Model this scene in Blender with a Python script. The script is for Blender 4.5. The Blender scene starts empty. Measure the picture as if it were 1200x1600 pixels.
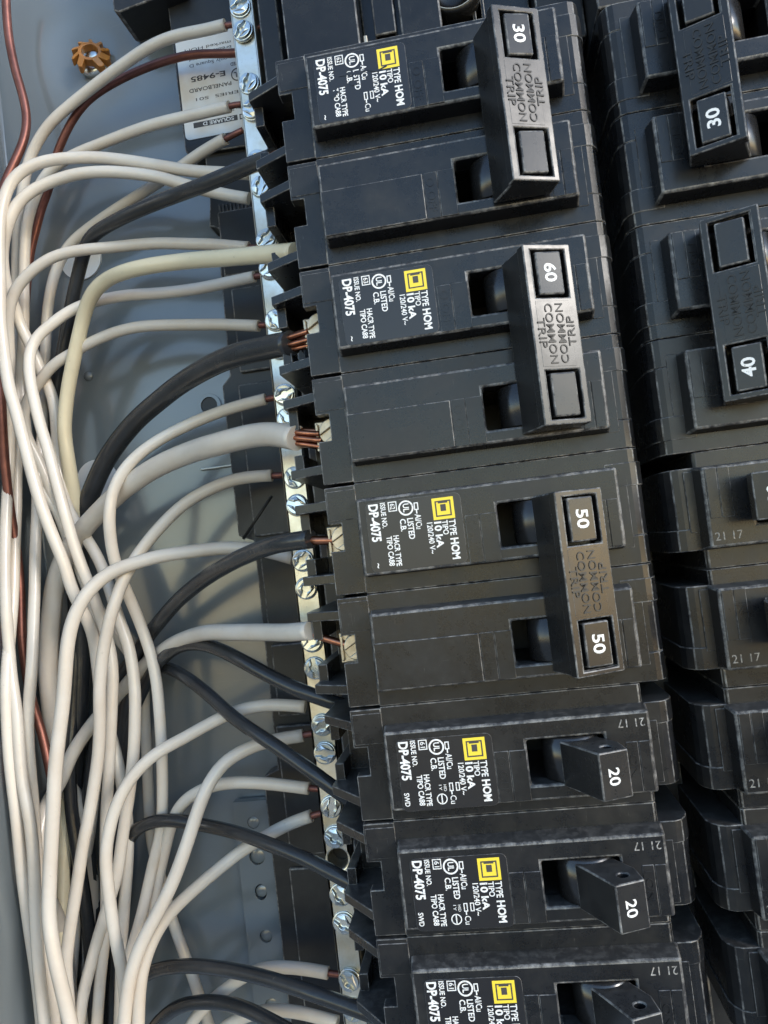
import bpy, bmesh, math, random
from mathutils import Vector, Matrix, noise
from mathutils.geometry import tessellate_polygon

random.seed(7)
sc = bpy.context.scene
COL = sc.collection
MM = 0.001
PI = math.pi

# ---------------------------------------------------------------- frame
# panel frame in millimetres: u right, v up, w out of the panel towards the viewer
def W(u, v, w):
    return Vector((u * MM, -w * MM, v * MM))

# ---------------------------------------------------------------- camera
FPX = 1200.0                       # focal length in pixels of a 1200 x 1600 picture
CAM = Vector((10.688, -136.549, 167.129))
def rodrigues(rx, ry, rz):
    r = Vector((math.radians(rx), math.radians(ry), math.radians(rz)))
    return Matrix.Rotation(r.length, 3, r.normalized())
RC = rodrigues(-2.2562, -7.4186, 6.9100)      # panel -> camera axes
RT = RC.transposed()
cam_d = bpy.data.cameras.new("camera")
cam = bpy.data.objects.new("camera", cam_d)
COL.objects.link(cam)
cam_d.sensor_fit = 'VERTICAL'
cam_d.sensor_height = 32.0
cam_d.lens = 32.0 * FPX / 1600.0
cam_d.clip_start = 0.01
cam_d.clip_end = 500.0
P2W = Matrix(((1, 0, 0), (0, 0, -1), (0, 1, 0)))
cam.matrix_world = Matrix.Translation(W(*CAM)) @ (P2W @ RT).to_4x4()
sc.camera = cam

def at(x, y, w):
    """point of the panel frame that lies at height w and is seen at picture pixel x, y"""
    d = RT @ Vector(((x - 600) / FPX, -(y - 800) / FPX, -1.0))
    return CAM + d * ((w - CAM.z) / d.z)

# ---------------------------------------------------------------- light
SUN_EL, SUN_AZ = 21.0, 56.0        # azimuth: degrees to the right of straight ahead of the panel
world = bpy.data.worlds.new("World")
sc.world = world
world.use_nodes = True
wn = world.node_tree.nodes
wl = world.node_tree.links
sky = wn.new('ShaderNodeTexSky')
sky.sky_type = 'NISHITA'
sky.sun_disc = False
sky.sun_elevation = math.radians(SUN_EL)
sky.sun_rotation = math.radians(180 - SUN_AZ)
sky.air_density = 1.0
sky.dust_density = 0.15
sky.ozone_density = 1.0
bg = wn['Background']
bg.inputs['Strength'].default_value = 0.15
wl.new(sky.outputs[0], bg.inputs['Color'])

sun_d = bpy.data.lights.new("sun", 'SUN')
sun_d.energy = 0.85
sun_d.angle = math.radians(15)
sun_d.color = (1.0, 0.93, 0.85)
sun = bpy.data.objects.new("sun", sun_d)
COL.objects.link(sun)
e, a = math.radians(SUN_EL), math.radians(SUN_AZ)
to_sun = Vector((math.sin(a) * math.cos(e), -math.cos(a) * math.cos(e), math.sin(e)))
sun.rotation_euler = to_sun.to_track_quat('Z', 'Y').to_euler()
sun.location = to_sun * 3

sc.view_settings.view_transform = 'Standard'
sc.view_settings.look = 'None'
sc.view_settings.gamma = 1.0
sc.view_settings.exposure = 1.5
sc.view_settings.use_curve_mapping = False

# ---------------------------------------------------------------- materials
class NT:
    def __init__(s, name):
        s.m = bpy.data.materials.new(name)
        s.m.use_nodes = True
        s.n = s.m.node_tree.nodes
        s.l = s.m.node_tree.links
        s.b = s.n['Principled BSDF']
    def node(s, t, **kw):
        n = s.n.new(t)
        for k, v in kw.items():
            if k in n.inputs: n.inputs[k].default_value = v
            else: setattr(n, k, v)
        return n
    def link(s, a, b): s.l.new(a, b)
    def coord(s, scale=(1, 1, 1), rot=(0, 0, 0)):
        tc = s.n.new('ShaderNodeTexCoord')
        mp = s.n.new('ShaderNodeMapping')
        mp.inputs['Scale'].default_value = scale
        mp.inputs['Rotation'].default_value = rot
        oi = s.n.new('ShaderNodeObjectInfo')
        ad = s.n.new('ShaderNodeVectorMath'); ad.operation = 'ADD'
        s.l.new(tc.outputs['Object'], ad.inputs[0]); s.l.new(oi.outputs['Location'], ad.inputs[1])
        s.l.new(ad.outputs[0], mp.inputs[0])
        return mp.outputs[0]
    def noise(s, vec, scale, detail=3, rough=0.5, dist=0.0):
        n = s.node('ShaderNodeTexNoise', Scale=scale, Detail=detail, Roughness=rough, Distortion=dist)
        s.l.new(vec, n.inputs['Vector'])
        return n.outputs['Fac']
    def ramp(s, fac, p0, p1, c0=(0, 0, 0, 1), c1=(1, 1, 1, 1)):
        r = s.n.new('ShaderNodeValToRGB')
        r.color_ramp.elements[0].position = p0; r.color_ramp.elements[1].position = p1
        r.color_ramp.elements[0].color = c0; r.color_ramp.elements[1].color = c1
        s.l.new(fac, r.inputs[0])
        return r.outputs[0]
    def mix(s, fac, a, b):
        m = s.n.new('ShaderNodeMix'); m.data_type = 'RGBA'
        if isinstance(fac, (int, float)): m.inputs[0].default_value = fac
        else: s.l.new(fac, m.inputs[0])
        for i, x in ((6, a), (7, b)):
            if isinstance(x, tuple): m.inputs[i].default_value = x if len(x) == 4 else x + (1,)
            else: s.l.new(x, m.inputs[i])
        return m.outputs[2]
    def math(s, op, a, b):
        m = s.n.new('ShaderNodeMath'); m.operation = op
        for i, x in ((0, a), (1, b)):
            if isinstance(x, (int, float)): m.inputs[i].default_value = x
            else: s.l.new(x, m.inputs[i])
        return m.outputs[0]
    def bump(s, h, strength, dist):
        b = s.node('ShaderNodeBump', Strength=strength, Distance=dist)
        s.l.new(h, b.inputs['Height']); s.l.new(b.outputs[0], s.b.inputs['Normal'])
    def set(s, **kw):
        for k, v in kw.items():
            k = k.replace('_', ' ')
            if isinstance(v, (int, float, tuple)): s.b.inputs[k].default_value = v if not isinstance(v, tuple) or len(v) == 4 else v + (1,)
            else: s.l.new(v, s.b.inputs[k])
        return s.m

def plastic(name, col, rough, dust_sky=0.5, dust_sky_col=(0.30, 0.288, 0.27), bump=0.06, spec=0.38):
    t = NT(name)
    c = t.coord()
    big = t.noise(c, 70, 5, 0.7)
    mid = t.noise(c, 420, 5, 0.75)
    fine = t.noise(c, 1900, 4, 0.7)
    scr = t.noise(t.coord((300, 300, 3400), (0, math.radians(38), 0)), 1.0, 4, 0.8, 0.6)
    scr2 = t.noise(t.coord((3000, 300, 260), (0, math.radians(14), 0)), 1.0, 3, 0.75, 0.5)
    s1 = t.ramp(scr, 0.66, 0.74); s2 = t.ramp(scr2, 0.67, 0.76)
    patch = t.ramp(big, 0.42, 0.72)
    haze = t.ramp(mid, 0.45, 0.75)
    speck = t.ramp(fine, 0.70, 0.77)
    marks = t.math('MULTIPLY', t.math('ADD', t.math('ADD', s1, s2), speck), t.math('ADD', t.math('MULTIPLY', patch, 0.42), 0.05))
    film = t.math('MULTIPLY', t.math('ADD', t.math('MULTIPLY', patch, 0.040), t.math('MULTIPLY', haze, 0.022)), 1.0)
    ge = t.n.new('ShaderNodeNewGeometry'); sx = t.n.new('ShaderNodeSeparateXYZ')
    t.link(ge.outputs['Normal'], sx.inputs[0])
    upf = t.math('MULTIPLY', t.ramp(sx.outputs['Z'], 0.45, 0.95), t.math('ADD', t.math('MULTIPLY', s1, 0.55), t.math('ADD', t.math('MULTIPLY', haze, 0.30), 0.10)))   # dust on ledges, with skylight painted into the colour of upward faces
    d = t.math('MULTIPLY', t.math('ADD', t.math('ADD', marks, film), upf), dust_sky)
    r = t.math('ADD', t.math('MULTIPLY', patch, 0.14), t.math('ADD', t.math('MULTIPLY', d, 0.6), rough))
    t.bump(t.math('ADD', fine, t.math('MULTIPLY', mid, 0.7)), bump, 0.0002)
    return t.set(Base_Color=t.mix(d, col, dust_sky_col), Roughness=r, Specular_IOR_Level=spec)

M = {}
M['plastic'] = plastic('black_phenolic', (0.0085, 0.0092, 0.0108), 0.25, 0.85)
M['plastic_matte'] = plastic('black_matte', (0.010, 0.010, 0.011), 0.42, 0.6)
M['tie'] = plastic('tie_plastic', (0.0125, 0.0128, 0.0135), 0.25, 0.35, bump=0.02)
M['tie'].node_tree.nodes['Principled BSDF'].inputs['Specular IOR Level'].default_value = 0.45
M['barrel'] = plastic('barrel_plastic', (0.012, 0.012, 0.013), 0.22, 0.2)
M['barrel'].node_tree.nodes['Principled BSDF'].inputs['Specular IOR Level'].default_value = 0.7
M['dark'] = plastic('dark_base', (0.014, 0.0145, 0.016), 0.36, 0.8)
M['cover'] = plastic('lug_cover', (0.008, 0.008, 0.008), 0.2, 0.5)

t = NT('worn_edge')
c = t.coord()
f = t.ramp(t.noise(c, 420, 4, 0.75), 0.42, 0.72)
M['edge'] = t.set(Base_Color=t.mix(f, (0.035, 0.035, 0.037), (0.27, 0.265, 0.255)), Roughness=0.42)

t = NT('stamp_grey'); f = t.ramp(t.noise(t.coord(), 1300, 3, 0.7), 0.35, 0.6); M['stamp'] = t.set(Base_Color=t.mix(f, (0.05, 0.05, 0.05), (0.36, 0.35, 0.34)), Roughness=0.5)
t = NT('label_black'); M['label'] = t.set(Base_Color=(0.014, 0.014, 0.016), Roughness=0.3)
t = NT('engraved'); M['emboss'] = t.set(Base_Color=(0.012, 0.012, 0.012), Roughness=0.5)
t = NT('print_white')
f = t.ramp(t.noise(t.coord(), 1500, 3, 0.7), 0.30, 0.42)
M['white'] = t.set(Base_Color=t.mix(f, (0.30, 0.30, 0.30), (0.74, 0.74, 0.73)), Roughness=0.5)
t = NT('print_yellow'); M['yellow'] = t.set(Base_Color=(0.78, 0.60, 0.045), Roughness=0.5)
t = NT('print_black'); M['ink'] = t.set(Base_Color=(0.05, 0.045, 0.045), Roughness=0.6)
t = NT('sticker_paper')
f = t.ramp(t.noise(t.coord(), 70, 3, 0.6), 0.45, 0.75)
M['paper'] = t.set(Base_Color=t.mix(f, (0.70, 0.69, 0.67), (0.58, 0.48, 0.36)), Roughness=0.45)
t = NT('white_disc'); M['disc'] = t.set(Base_Color=(0.72, 0.71, 0.70), Roughness=0.5)

def insulation(name, c0, c1, rough=0.26):
    t = NT(name)
    c = t.coord()
    f = t.ramp(t.noise(c, 45, 4, 0.6), 0.42, 0.72)
    sm = t.ramp(t.noise(c, 700, 3, 0.7), 0.66, 0.80)
    col = t.mix(t.math('MULTIPLY', sm, 0.35), t.mix(f, c0, c1), (0.22, 0.19, 0.16))
    oi = t.n.new('ShaderNodeObjectInfo')
    hv = t.node('ShaderNodeHueSaturation', Saturation=1.0)
    t.link(t.math('ADD', t.math('MULTIPLY', oi.outputs['Random'], 0.20), 0.85), hv.inputs['Value'])
    t.link(col, hv.inputs['Color'])
    t.bump(t.noise(c, 160, 3, 0.6), 0.25, 0.0006)
    return t.set(Base_Color=hv.outputs[0], Roughness=rough)
M['wwhite'] = insulation('white_insulation', (0.65, 0.60, 0.53), (0.58, 0.505, 0.42))
M['wcream'] = insulation('cream_insulation', (0.66, 0.59, 0.42), (0.60, 0.52, 0.36))
M['wblack'] = insulation('black_insulation', (0.022, 0.024, 0.027), (0.040, 0.042, 0.045), 0.24)
def metal(name, c0, c1, rough, scale=120, met=1.0, stretch=(1, 1, 1)):
    t = NT(name)
    c = t.coord(stretch)
    n = t.noise(c, scale, 4, 0.65)
    t.bump(t.noise(c, scale * 6, 3, 0.6), 0.08, 0.0002)
    return t.set(Base_Color=t.mix(t.ramp(n, 0.4, 0.65), c0, c1), Roughness=t.math('ADD', t.math('MULTIPLY', n, 0.16), rough), Metallic=met)
M['copper_old'] = metal('oxidised_copper', (0.24, 0.10, 0.078), (0.15, 0.062, 0.05), 0.36, 90, 0.75)
M['copper'] = metal('bright_copper', (0.52, 0.22, 0.13), (0.32, 0.13, 0.075), 0.25, 300, 1.0)
t = NT('zinc_bar')
c = t.coord()
n1 = t.noise(c, 120, 4, 0.65); n2 = t.noise(c, 1100, 4, 0.7)
col = t.mix(t.ramp(n1, 0.4, 0.65), (0.74, 0.72, 0.64), (0.60, 0.55, 0.43))
pit = t.ramp(n2, 0.66, 0.72)
t.bump(n2, 0.12, 0.0002)
M['zinc'] = t.set(Base_Color=t.mix(t.math('MULTIPLY', pit, 0.7), col, (0.16, 0.14, 0.11)), Roughness=t.math('ADD', t.math('MULTIPLY', n1, 0.2), 0.22), Metallic=0.9)
M['screw'] = metal('zinc_screw', (0.70, 0.73, 0.72), (0.52, 0.55, 0.54), 0.20, 220, 1.0)
M['brass'] = metal('terminal_plate', (0.58, 0.51, 0.40), (0.44, 0.37, 0.27), 0.34, 300, 0.9)
M['orange'] = insulation('orange_plastic', (0.50, 0.21, 0.035), (0.34, 0.14, 0.03), 0.4)

t = NT('grey_paint')
c = t.coord()
n1 = t.noise(c, 14, 4, 0.6); n2 = t.noise(c, 380, 3, 0.6)
scr = t.ramp(t.noise(t.coord((40, 40, 900), (0, math.radians(-35), 0)), 1.0, 3, 0.7), 0.70, 0.80)
col = t.mix(t.ramp(n1, 0.35, 0.7), (0.140, 0.162, 0.176), (0.118, 0.137, 0.150))
col = t.mix(t.math('MULTIPLY', scr, 0.30), col, (0.24, 0.25, 0.25))
t.bump(n2, 0.18, 0.0002)
M['paint'] = t.set(Base_Color=col, Roughness=t.math('ADD', t.math('MULTIPLY', n1, 0.10), 0.16), Specular_IOR_Level=0.8, Coat_Weight=0.7, Coat_Roughness=0.10)
t = NT('ground')
n1 = t.noise(t.coord(), 3, 6, 0.65)
M['ground'] = t.set(Base_Color=t.mix(n1, (0.20, 0.195, 0.185), (0.27, 0.265, 0.255)), Roughness=0.9)

# ---------------------------------------------------------------- mesh helpers (coordinates in panel mm)
class MB:
    """collects geometry in panel millimetres"""
    def __init__(s):
        s.v = []; s.f = []; s.mi = []; s.smooth = []
    def poly(s, pts, mi=0, smooth=False):
        k = len(s.v); s.v += [tuple(p) for p in pts]
        s.f.append(tuple(range(k, k + len(pts)))); s.mi.append(mi); s.smooth.append(smooth)
    def box(s, u0, u1, v0, v1, w0, w1, mi=0):
        k = len(s.v)
        s.v += [(u0, v0, w0), (u1, v0, w0), (u1, v1, w0), (u0, v1, w0), (u0, v0, w1), (u1, v0, w1), (u1, v1, w1), (u0, v1, w1)]
        for q in ((3, 2, 1, 0), (4, 5, 6, 7), (0, 1, 5, 4), (1, 2, 6, 5), (2, 3, 7, 6), (3, 0, 4, 7)):
            s.f.append(tuple(k + i for i in q)); s.mi.append(mi); s.smooth.append(False)
    def prism(s, loops, to3, lo, hi, mi=0, taper=0.0):
        """extrude a 2D outline (loops[0]) with holes (loops[1:]); to3(a, b, h) -> panel point; hi outline shrunk by taper"""
        def area(l): return sum(l[i][0] * l[(i + 1) % len(l)][1] - l[(i + 1) % len(l)][0] * l[i][1] for i in range(len(l))) / 2
        L = []
        for i, l in enumerate(loops):
            l = list(l)
            if (area(l) < 0) == (i == 0): l.reverse()
            L.append(l)
        def inset(l, d):
            if d == 0: return l
            out = []
            n = len(l)
            for i in range(n):
                p0, p1, p2 = Vector(l[i - 1]), Vector(l[i]), Vector(l[(i + 1) % n])
                d1 = (p1 - p0).normalized(); d2 = (p2 - p1).normalized()
                n1 = Vector((-d1.y, d1.x)); n2 = Vector((-d2.y, d2.x))
                b = (n1 + n2); b = b / max(0.2, b.length_squared) * 2
                out.append(tuple(p1 + b * d))
            return out
        T = [inset(l, taper if i == 0 else 0) for i, l in enumerate(L)]
        k = len(s.v); idx = []
        for l in L:
            idx.append([k + i for i in range(len(l))]); k += len(l)
            s.v += [tuple(to3(p[0], p[1], lo)) for p in l]
        idt = []
        for l in T:
            idt.append([k + i for i in range(len(l))]); k += len(l)
            s.v += [tuple(to3(p[0], p[1], hi)) for p in l]
        for a_, b_ in zip(idx, idt):
            n = len(a_)
            for i in range(n):
                s.f.append((a_[i], a_[(i + 1) % n], b_[(i + 1) % n], b_[i])); s.mi.append(mi); s.smooth.append(False)
        if len(loops) == 1:
            s.f.append(tuple(idt[0])); s.mi.append(mi); s.smooth.append(False)
            s.f.append(tuple(reversed(idx[0]))); s.mi.append(mi); s.smooth.append(False)
        else:
            fa = [i for x in idx for i in x]; fb = [i for x in idt for i in x]
            tris = tessellate_polygon([[Vector((p[0], p[1], 0)) for p in l] for l in L])
            flat = [p for l in L for p in l]
            for tr in tris:
                p = [flat[i] for i in tr]
                ar = (p[1][0] - p[0][0]) * (p[2][1] - p[0][1]) - (p[2][0] - p[0][0]) * (p[1][1] - p[0][1])
                if abs(ar) < 1e-9: continue
                tr = tr if ar > 0 else tr[::-1]
                s.f.append(tuple(fb[i] for i in tr)); s.mi.append(mi); s.smooth.append(False)
                s.f.append(tuple(fa[i] for i in reversed(tr))); s.mi.append(mi); s.smooth.append(False)
    def lathe(s, prof, c, axis, seg=18, mi=0, smooth=True):
        """profile (r, h) turned about axis ('u','v','w') through c"""
        k = len(s.v)
        def P(r, h, an):
            x, y = r * math.cos(an), r * math.sin(an)
            if axis == 'w': return (c[0] + x, c[1] + y, c[2] + h)
            if axis == 'v': return (c[0] + y, c[1] + h, c[2] + x)
            return (c[0] + h, c[1] + x, c[2] + y)
        for r, h in prof:
            s.v += [P(r, h, 2 * PI * i / seg) for i in range(seg)]
        for j in range(len(prof) - 1):
            for i in range(seg):
                a_, b_ = k + j * seg + i, k + j * seg + (i + 1) % seg
                s.f.append((a_, b_, b_ + seg, a_ + seg)); s.mi.append(mi); s.smooth.append(smooth)
        s.f.append(tuple(reversed(range(k, k + seg)))); s.mi.append(mi); s.smooth.append(False)
        n = k + (len(prof) - 1) * seg
        s.f.append(tuple(range(n, n + seg))); s.mi.append(mi); s.smooth.append(False)
    def tube(s, pts, radii, seg=10, mi=0):
        n = len(pts); k = len(s.v)
        tan = [(pts[min(i + 1, n - 1)] - pts[max(i - 1, 0)]).normalized() for i in range(n)]
        nx = tan[0].orthogonal().normalized()
        for i in range(n):
            nx = (nx - tan[i] * nx.dot(tan[i])).normalized(); ny = tan[i].cross(nx)
            s.v += [tuple(pts[i] + (nx * math.cos(2 * PI * j / seg) + ny * math.sin(2 * PI * j / seg)) * radii[i]) for j in range(seg)]
        for i in range(n - 1):
            for j in range(seg):
                a_, b_ = k + i * seg + j, k + i * seg + (j + 1) % seg
                s.f.append((a_, b_, b_ + seg, a_ + seg)); s.mi.append(mi); s.smooth.append(True)
        s.f.append(tuple(reversed(range(k, k + seg)))); s.mi.append(mi); s.smooth.append(False)
        s.f.append(tuple(range(k + (n - 1) * seg, k + n * seg))); s.mi.append(mi); s.smooth.append(False)
    def mesh(s, name, mats, o=(0, 0, 0)):
        me = bpy.data.meshes.new(name)
        me.from_pydata([W(p[0] - o[0], p[1] - o[1], p[2] - o[2]) for p in s.v], [], s.f)
        for m in mats: me.materials.append(M[m])
        for p, i, sm in zip(me.polygons, s.mi, s.smooth): p.material_index = i; p.use_smooth = sm
        bm = bmesh.new(); bm.from_mesh(me)
        bmesh.ops.recalc_face_normals(bm, faces=bm.faces)
        bm.to_mesh(me); bm.free()
        me.update()
        return me
    def build(s, name, mats, parent=None, o=None, bevel=0.0, seg=2, edge=True, loc=None):
        """one object; o = panel point used as the local origin (the parent's origin when parented)"""
        mats = list(mats) if isinstance(mats, (list, tuple)) else [mats]
        if o is None: o = parent['_o'] if parent is not None and '_o' in parent else (0, 0, 0)
        if bevel > 0 and edge: mats.append('edge')
        me = s.mesh(name, mats, o)
        if bevel > 0: me = beveled(me, bevel, seg, len(mats) - 1 if edge else -1)
        ob = bpy.data.objects.new(name, me); COL.objects.link(ob)
        if parent is None: ob.location = W(*o)
        else: ob.parent = parent
        return ob

def beveled(me, width, seg, mat):
    bm = bmesh.new(); bm.from_mesh(me)
    bmesh.ops.remove_doubles(bm, verts=bm.verts, dist=1e-7)
    bm.normal_update()
    ed = [e for e in bm.edges if len(e.link_faces) == 2 and e.calc_face_angle(0) > math.radians(28)]
    bmesh.ops.bevel(bm, geom=ed, offset=width * MM, offset_type='OFFSET', segments=seg, profile=0.5, affect='EDGES',
                    clamp_overlap=True, material=mat)
    bm.to_mesh(me); bm.free(); me.update()
    return me

def tag(o, label=None, cat=None, group=None, kind=None):
    if label: o['label'] = label
    if cat: o['category'] = cat
    if group: o['group'] = group
    if kind: o['kind'] = kind
    return o
def thing(name, o, label, cat, group=None):
    e_ = bpy.data.objects.new(name, None); COL.objects.link(e_)
    e_.empty_display_size = 0.005
    e_.location = W(*o); e_['_o'] = tuple(o)
    return tag(e_, label, cat, group)
def rrect(u0, u1, v0, v1, r, n=5):
    out = []
    for cx, cy, a0 in ((u1 - r, v1 - r, 0), (u0 + r, v1 - r, 90), (u0 + r, v0 + r, 180), (u1 - r, v0 + r, 270)):
        for i in range(n):
            an = math.radians(a0 + 90 * i / (n - 1)); out.append((cx + r * math.cos(an), cy + r * math.sin(an)))
    return out
def circ(cu, cv, r, n=16): return [(cu + r * math.cos(2 * PI * i / n), cv + r * math.sin(2 * PI * i / n)) for i in range(n)]
UVW = lambda a_, b_, h: (a_, b_, h)           # outline in u, v; height along w
UWV = lambda a_, b_, h: (a_, h, b_)           # outline in u, w; height along v

# ---------------------------------------------------------------- lettering
_glyph = {}
def text2d(string, bold):
    key = (string, bold)
    if key in _glyph: return _glyph[key]
    cu = bpy.data.curves.new('t', 'FONT'); cu.body = string; cu.size = 1.0; cu.resolution_u = 3; cu.offset = bold
    ob = bpy.data.objects.new('t', cu); COL.objects.link(ob)
    dg = bpy.context.evaluated_depsgraph_get(); dg.update()
    me = bpy.data.meshes.new_from_object(ob.evaluated_get(dg))
    vs = [(p.co.x, p.co.y) for p in me.vertices]; fs = [tuple(p.vertices) for p in me.polygons]
    bpy.data.objects.remove(ob); bpy.data.curves.remove(cu); bpy.data.meshes.remove(me)
    _glyph[key] = (vs, fs)
    return _glyph[key]
CAPH = None
def lettering(mb, string, place, x0, x1, cap, mi=0, bold=0.0, thick=0.0):
    """text fitted between x0 and x1 with capital height cap; place(x, y, h) -> panel point"""
    global CAPH
    if CAPH is None:
        ys = [p[1] for p in text2d('H', 0.0)[0]]; CAPH = max(ys)
    vs, fs = text2d(string, bold)
    xs = [p[0] for p in vs]; a_, b_ = min(xs), max(xs)
    sx = (x1 - x0) / (b_ - a_); sy = cap / CAPH
    k = len(mb.v)
    mb.v += [tuple(place(x0 + (x - a_) * sx, y * sy, thick)) for x, y in vs]
    for f_ in fs:
        mb.f.append(tuple(k + i for i in f_)); mb.mi.append(mi); mb.smooth.append(False)
    if thick:
        k2 = len(mb.v)
        mb.v += [tuple(place(x0 + (x - a_) * sx, y * sy, -0.1)) for x, y in vs]
        cnt = {}
        for f_ in fs:
            for i in range(len(f_)):
                ed = (f_[i], f_[(i + 1) % len(f_)]); cnt[ed] = 1
        for (i, j) in cnt:
            if (j, i) not in cnt:
                mb.f.append((k + i, k2 + i, k2 + j, k + j)); mb.mi.append(mi); mb.smooth.append(False)
def ring(mb, cx, cy, ro, ri, place, mi=0, n=28):
    for i in range(n):
        a0, a1 = 2 * PI * i / n, 2 * PI * (i + 1) / n
        mb.poly([place(cx + ro * math.cos(a0), cy + ro * math.sin(a0), 0), place(cx + ro * math.cos(a1), cy + ro * math.sin(a1), 0),
                 place(cx + ri * math.cos(a1), cy + ri * math.sin(a1), 0), place(cx + ri * math.cos(a0), cy + ri * math.sin(a0), 0)], mi)
def bar2(mb, x0, x1, y0, y1, place, mi=0):
    mb.poly([place(x0, y0, 0), place(x1, y0, 0), place(x1, y1, 0), place(x0, y1, 0)], mi)
def frame2(mb, x0, x1, y0, y1, wd, place, mi=0):
    bar2(mb, x0, x1, y0, y0 + wd, place, mi); bar2(mb, x0, x1, y1 - wd, y1, place, mi)
    bar2(mb, x0, x0 + wd, y0 + wd, y1 - wd, place, mi); bar2(mb, x1 - wd, x1, y0 + wd, y1 - wd, place, mi)

# ================================================================ SETTING: ground below, enclosure
g = MB()
g.poly([(-6000, -1150, 4000), (6000, -1150, 4000), (6000, -1150, -900), (-6000, -1150, -900)])
tag(g.build('ground', 'ground'), kind='structure')

BACK = -85.0
enc = thing('panel_enclosure', (-60, -130, BACK), 'grey painted steel enclosure back plate and side wall behind the wires', 'enclosure')
def plate_h(u, v):
    h = 0.35 * noise.noise(Vector((u * 0.018, v * 0.018, 1.7))) + 0.12 * noise.noise(Vector((u * 0.06, v * 0.06, 4.1)))
    d = math.hypot(u - SCREW[0], v - SCREW[1])
    h -= 1.5 * (1 - min(1, max(0, (d - 7) / 16)) ** 2 * (3 - 2 * min(1, max(0, (d - 7) / 16))))
    return h
SCREW = at(141, 84, BACK)
pl = MB()
NU, NV = 90, 190
gu = [-142.2 + (150.0) * i / NU for i in range(NU + 1)]
gv = [-310 + 420.0 * j / NV for j in range(NV + 1)]
for j in range(NV + 1):
    for i in range(NU + 1): pl.v.append((gu[i], gv[j], BACK + plate_h(gu[i], gv[j])))
for j in range(NV):
    for i in range(NU):
        k = j * (NU + 1) + i
        pl.f.append((k, k + 1, k + NU + 2, k + NU + 1)); pl.mi.append(0); pl.smooth.append(True)
pl.build('back_plate', 'paint', enc)
sw = MB()
# side wall with a small bend radius where it meets the back
prof = [(-142.0 - 0.0, BACK - 1.0)]
for i in range(7):
    an = math.radians(-90 - 90 * i / 6); prof.append((-141.5 + 2.6 * math.cos(an) + 0.6, BACK + 2.0 + 2.6 * math.sin(an)))
prof += [(-143.6, BACK + 12), (-143.9, BACK + 60), (-144.2, BACK + 92)]
for j in range(len(prof) - 1):
    a_, b_ = prof[j], prof[j + 1]
    for q in range(20):
        v0, v1 = -310 + 21 * q, -310 + 21 * (q + 1)
        sw.poly([(a_[0], v0, a_[1]), (b_[0], v0, b_[1]), (b_[0], v1, b_[1]), (a_[0], v1, a_[1])], 0, True)
sw.build('side_wall', 'paint', enc)
# punched strip at the lower right of the back plate
st = MB()
A0, A1, B0, B1 = at(364, 1254, -80), at(424, 1250, -80), at(402, 1640, -80), at(461, 1640, -80)
su0, su1 = (A0.x + B0.x) / 2, (A1.x + B1.x) / 2
holes = [at(395, 1286, -80), at(401, 1340, -80), at(407, 1395, -80), at(415, 1464, -80), at(424, 1572, -80)]
hr = (2.0, 2.6, 2.0, 2.1, 2.2)
loops = [[(su0, -300), (su1, -300), (su1, A1.y), (su0, A1.y)]]
for i, (h_, r_) in enumerate(zip(holes, hr)):
    loops.append([(x, h_.y + (y - h_.y) * (1.3 if i == 2 else 1)) for x, y in circ(h_.x, h_.y, r_)])
st.prism(loops, UVW, -84.0, -80.4)
strip = st.build('mounting_strip', 'paint', enc, bevel=0.25, edge=False)
for i, (h_, r_) in enumerate(zip(holes, hr)):
    d_ = MB()
    d_.lathe([(r_ * 0.985, -1.5), (r_ * 0.96, 0.25), (r_ * 0.9, 0.35), (0.05, 0.38)], (h_.x, h_.y, -81.6 if i else -80.9), 'w', 18)
    d_.build('knockout', 'paint', strip, o=enc['_o'])
# bright zinc strip standing in for a slot's pale edge; rivet-like bump pressed in the plate
bp = at(139, 588, BACK)
m_ = MB(); m_.lathe([(1.8, -1), (1.7, 0.5), (1.2, 1.0), (0.05, 1.2)], (bp.x, bp.y, BACK), 'w', 18); m_.build('pressed_bump', 'paint', enc)
b0 = at(313, 590, BACK)
m_ = MB(); m_.lathe([(1.5, -1), (1.4, 0.4), (0.9, 0.8), (0.05, 0.9)], (b0.x, b0.y, BACK), 'w', 18); m_.build('pressed_bump', 'paint', enc)
s0, s1 = at(310, 733, -82), at(360, 726, -82)
m_ = MB(); m_.box(s0.x, s1.x, s0.y - 0.35, s0.y + 0.35, -86, -83.6); m_.build('slot_edge', 'zinc', enc, bevel=0.3, edge=False)
h0 = at(325, 633, -83)
m_ = MB(); m_.prism([circ(h0.x, h0.y, 4.2, 20), circ(h0.x, h0.y, 2.9, 20)], UVW, -86, -83.9); m_.build('knockout_ring', 'paint', enc, bevel=0.2, edge=False)
m_ = MB(); m_.prism([circ(h0.x, h0.y, 2.85, 20)], UVW, -86, -84.4); m_.build('hole', 'dark', enc)

# white round patches on the plate
for (x, y, r_, lb) in ((126, 404, 7.6, 'white round disc on the grey plate beneath the upper black wire'),
                       (152, 752, 7.6, 'white round disc on the grey plate beneath the thickest black wire')):
    p = at(x, y, BACK + 0.5)
    m_ = MB(); m_.prism([circ(p.x, p.y, r_, 40)], UVW, BACK - 0.6, BACK + 0.7)
    tag(m_.build('white_disc', 'disc', o=(p.x, p.y, BACK)), lb, 'disc', 'white discs on the back plate')

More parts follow.
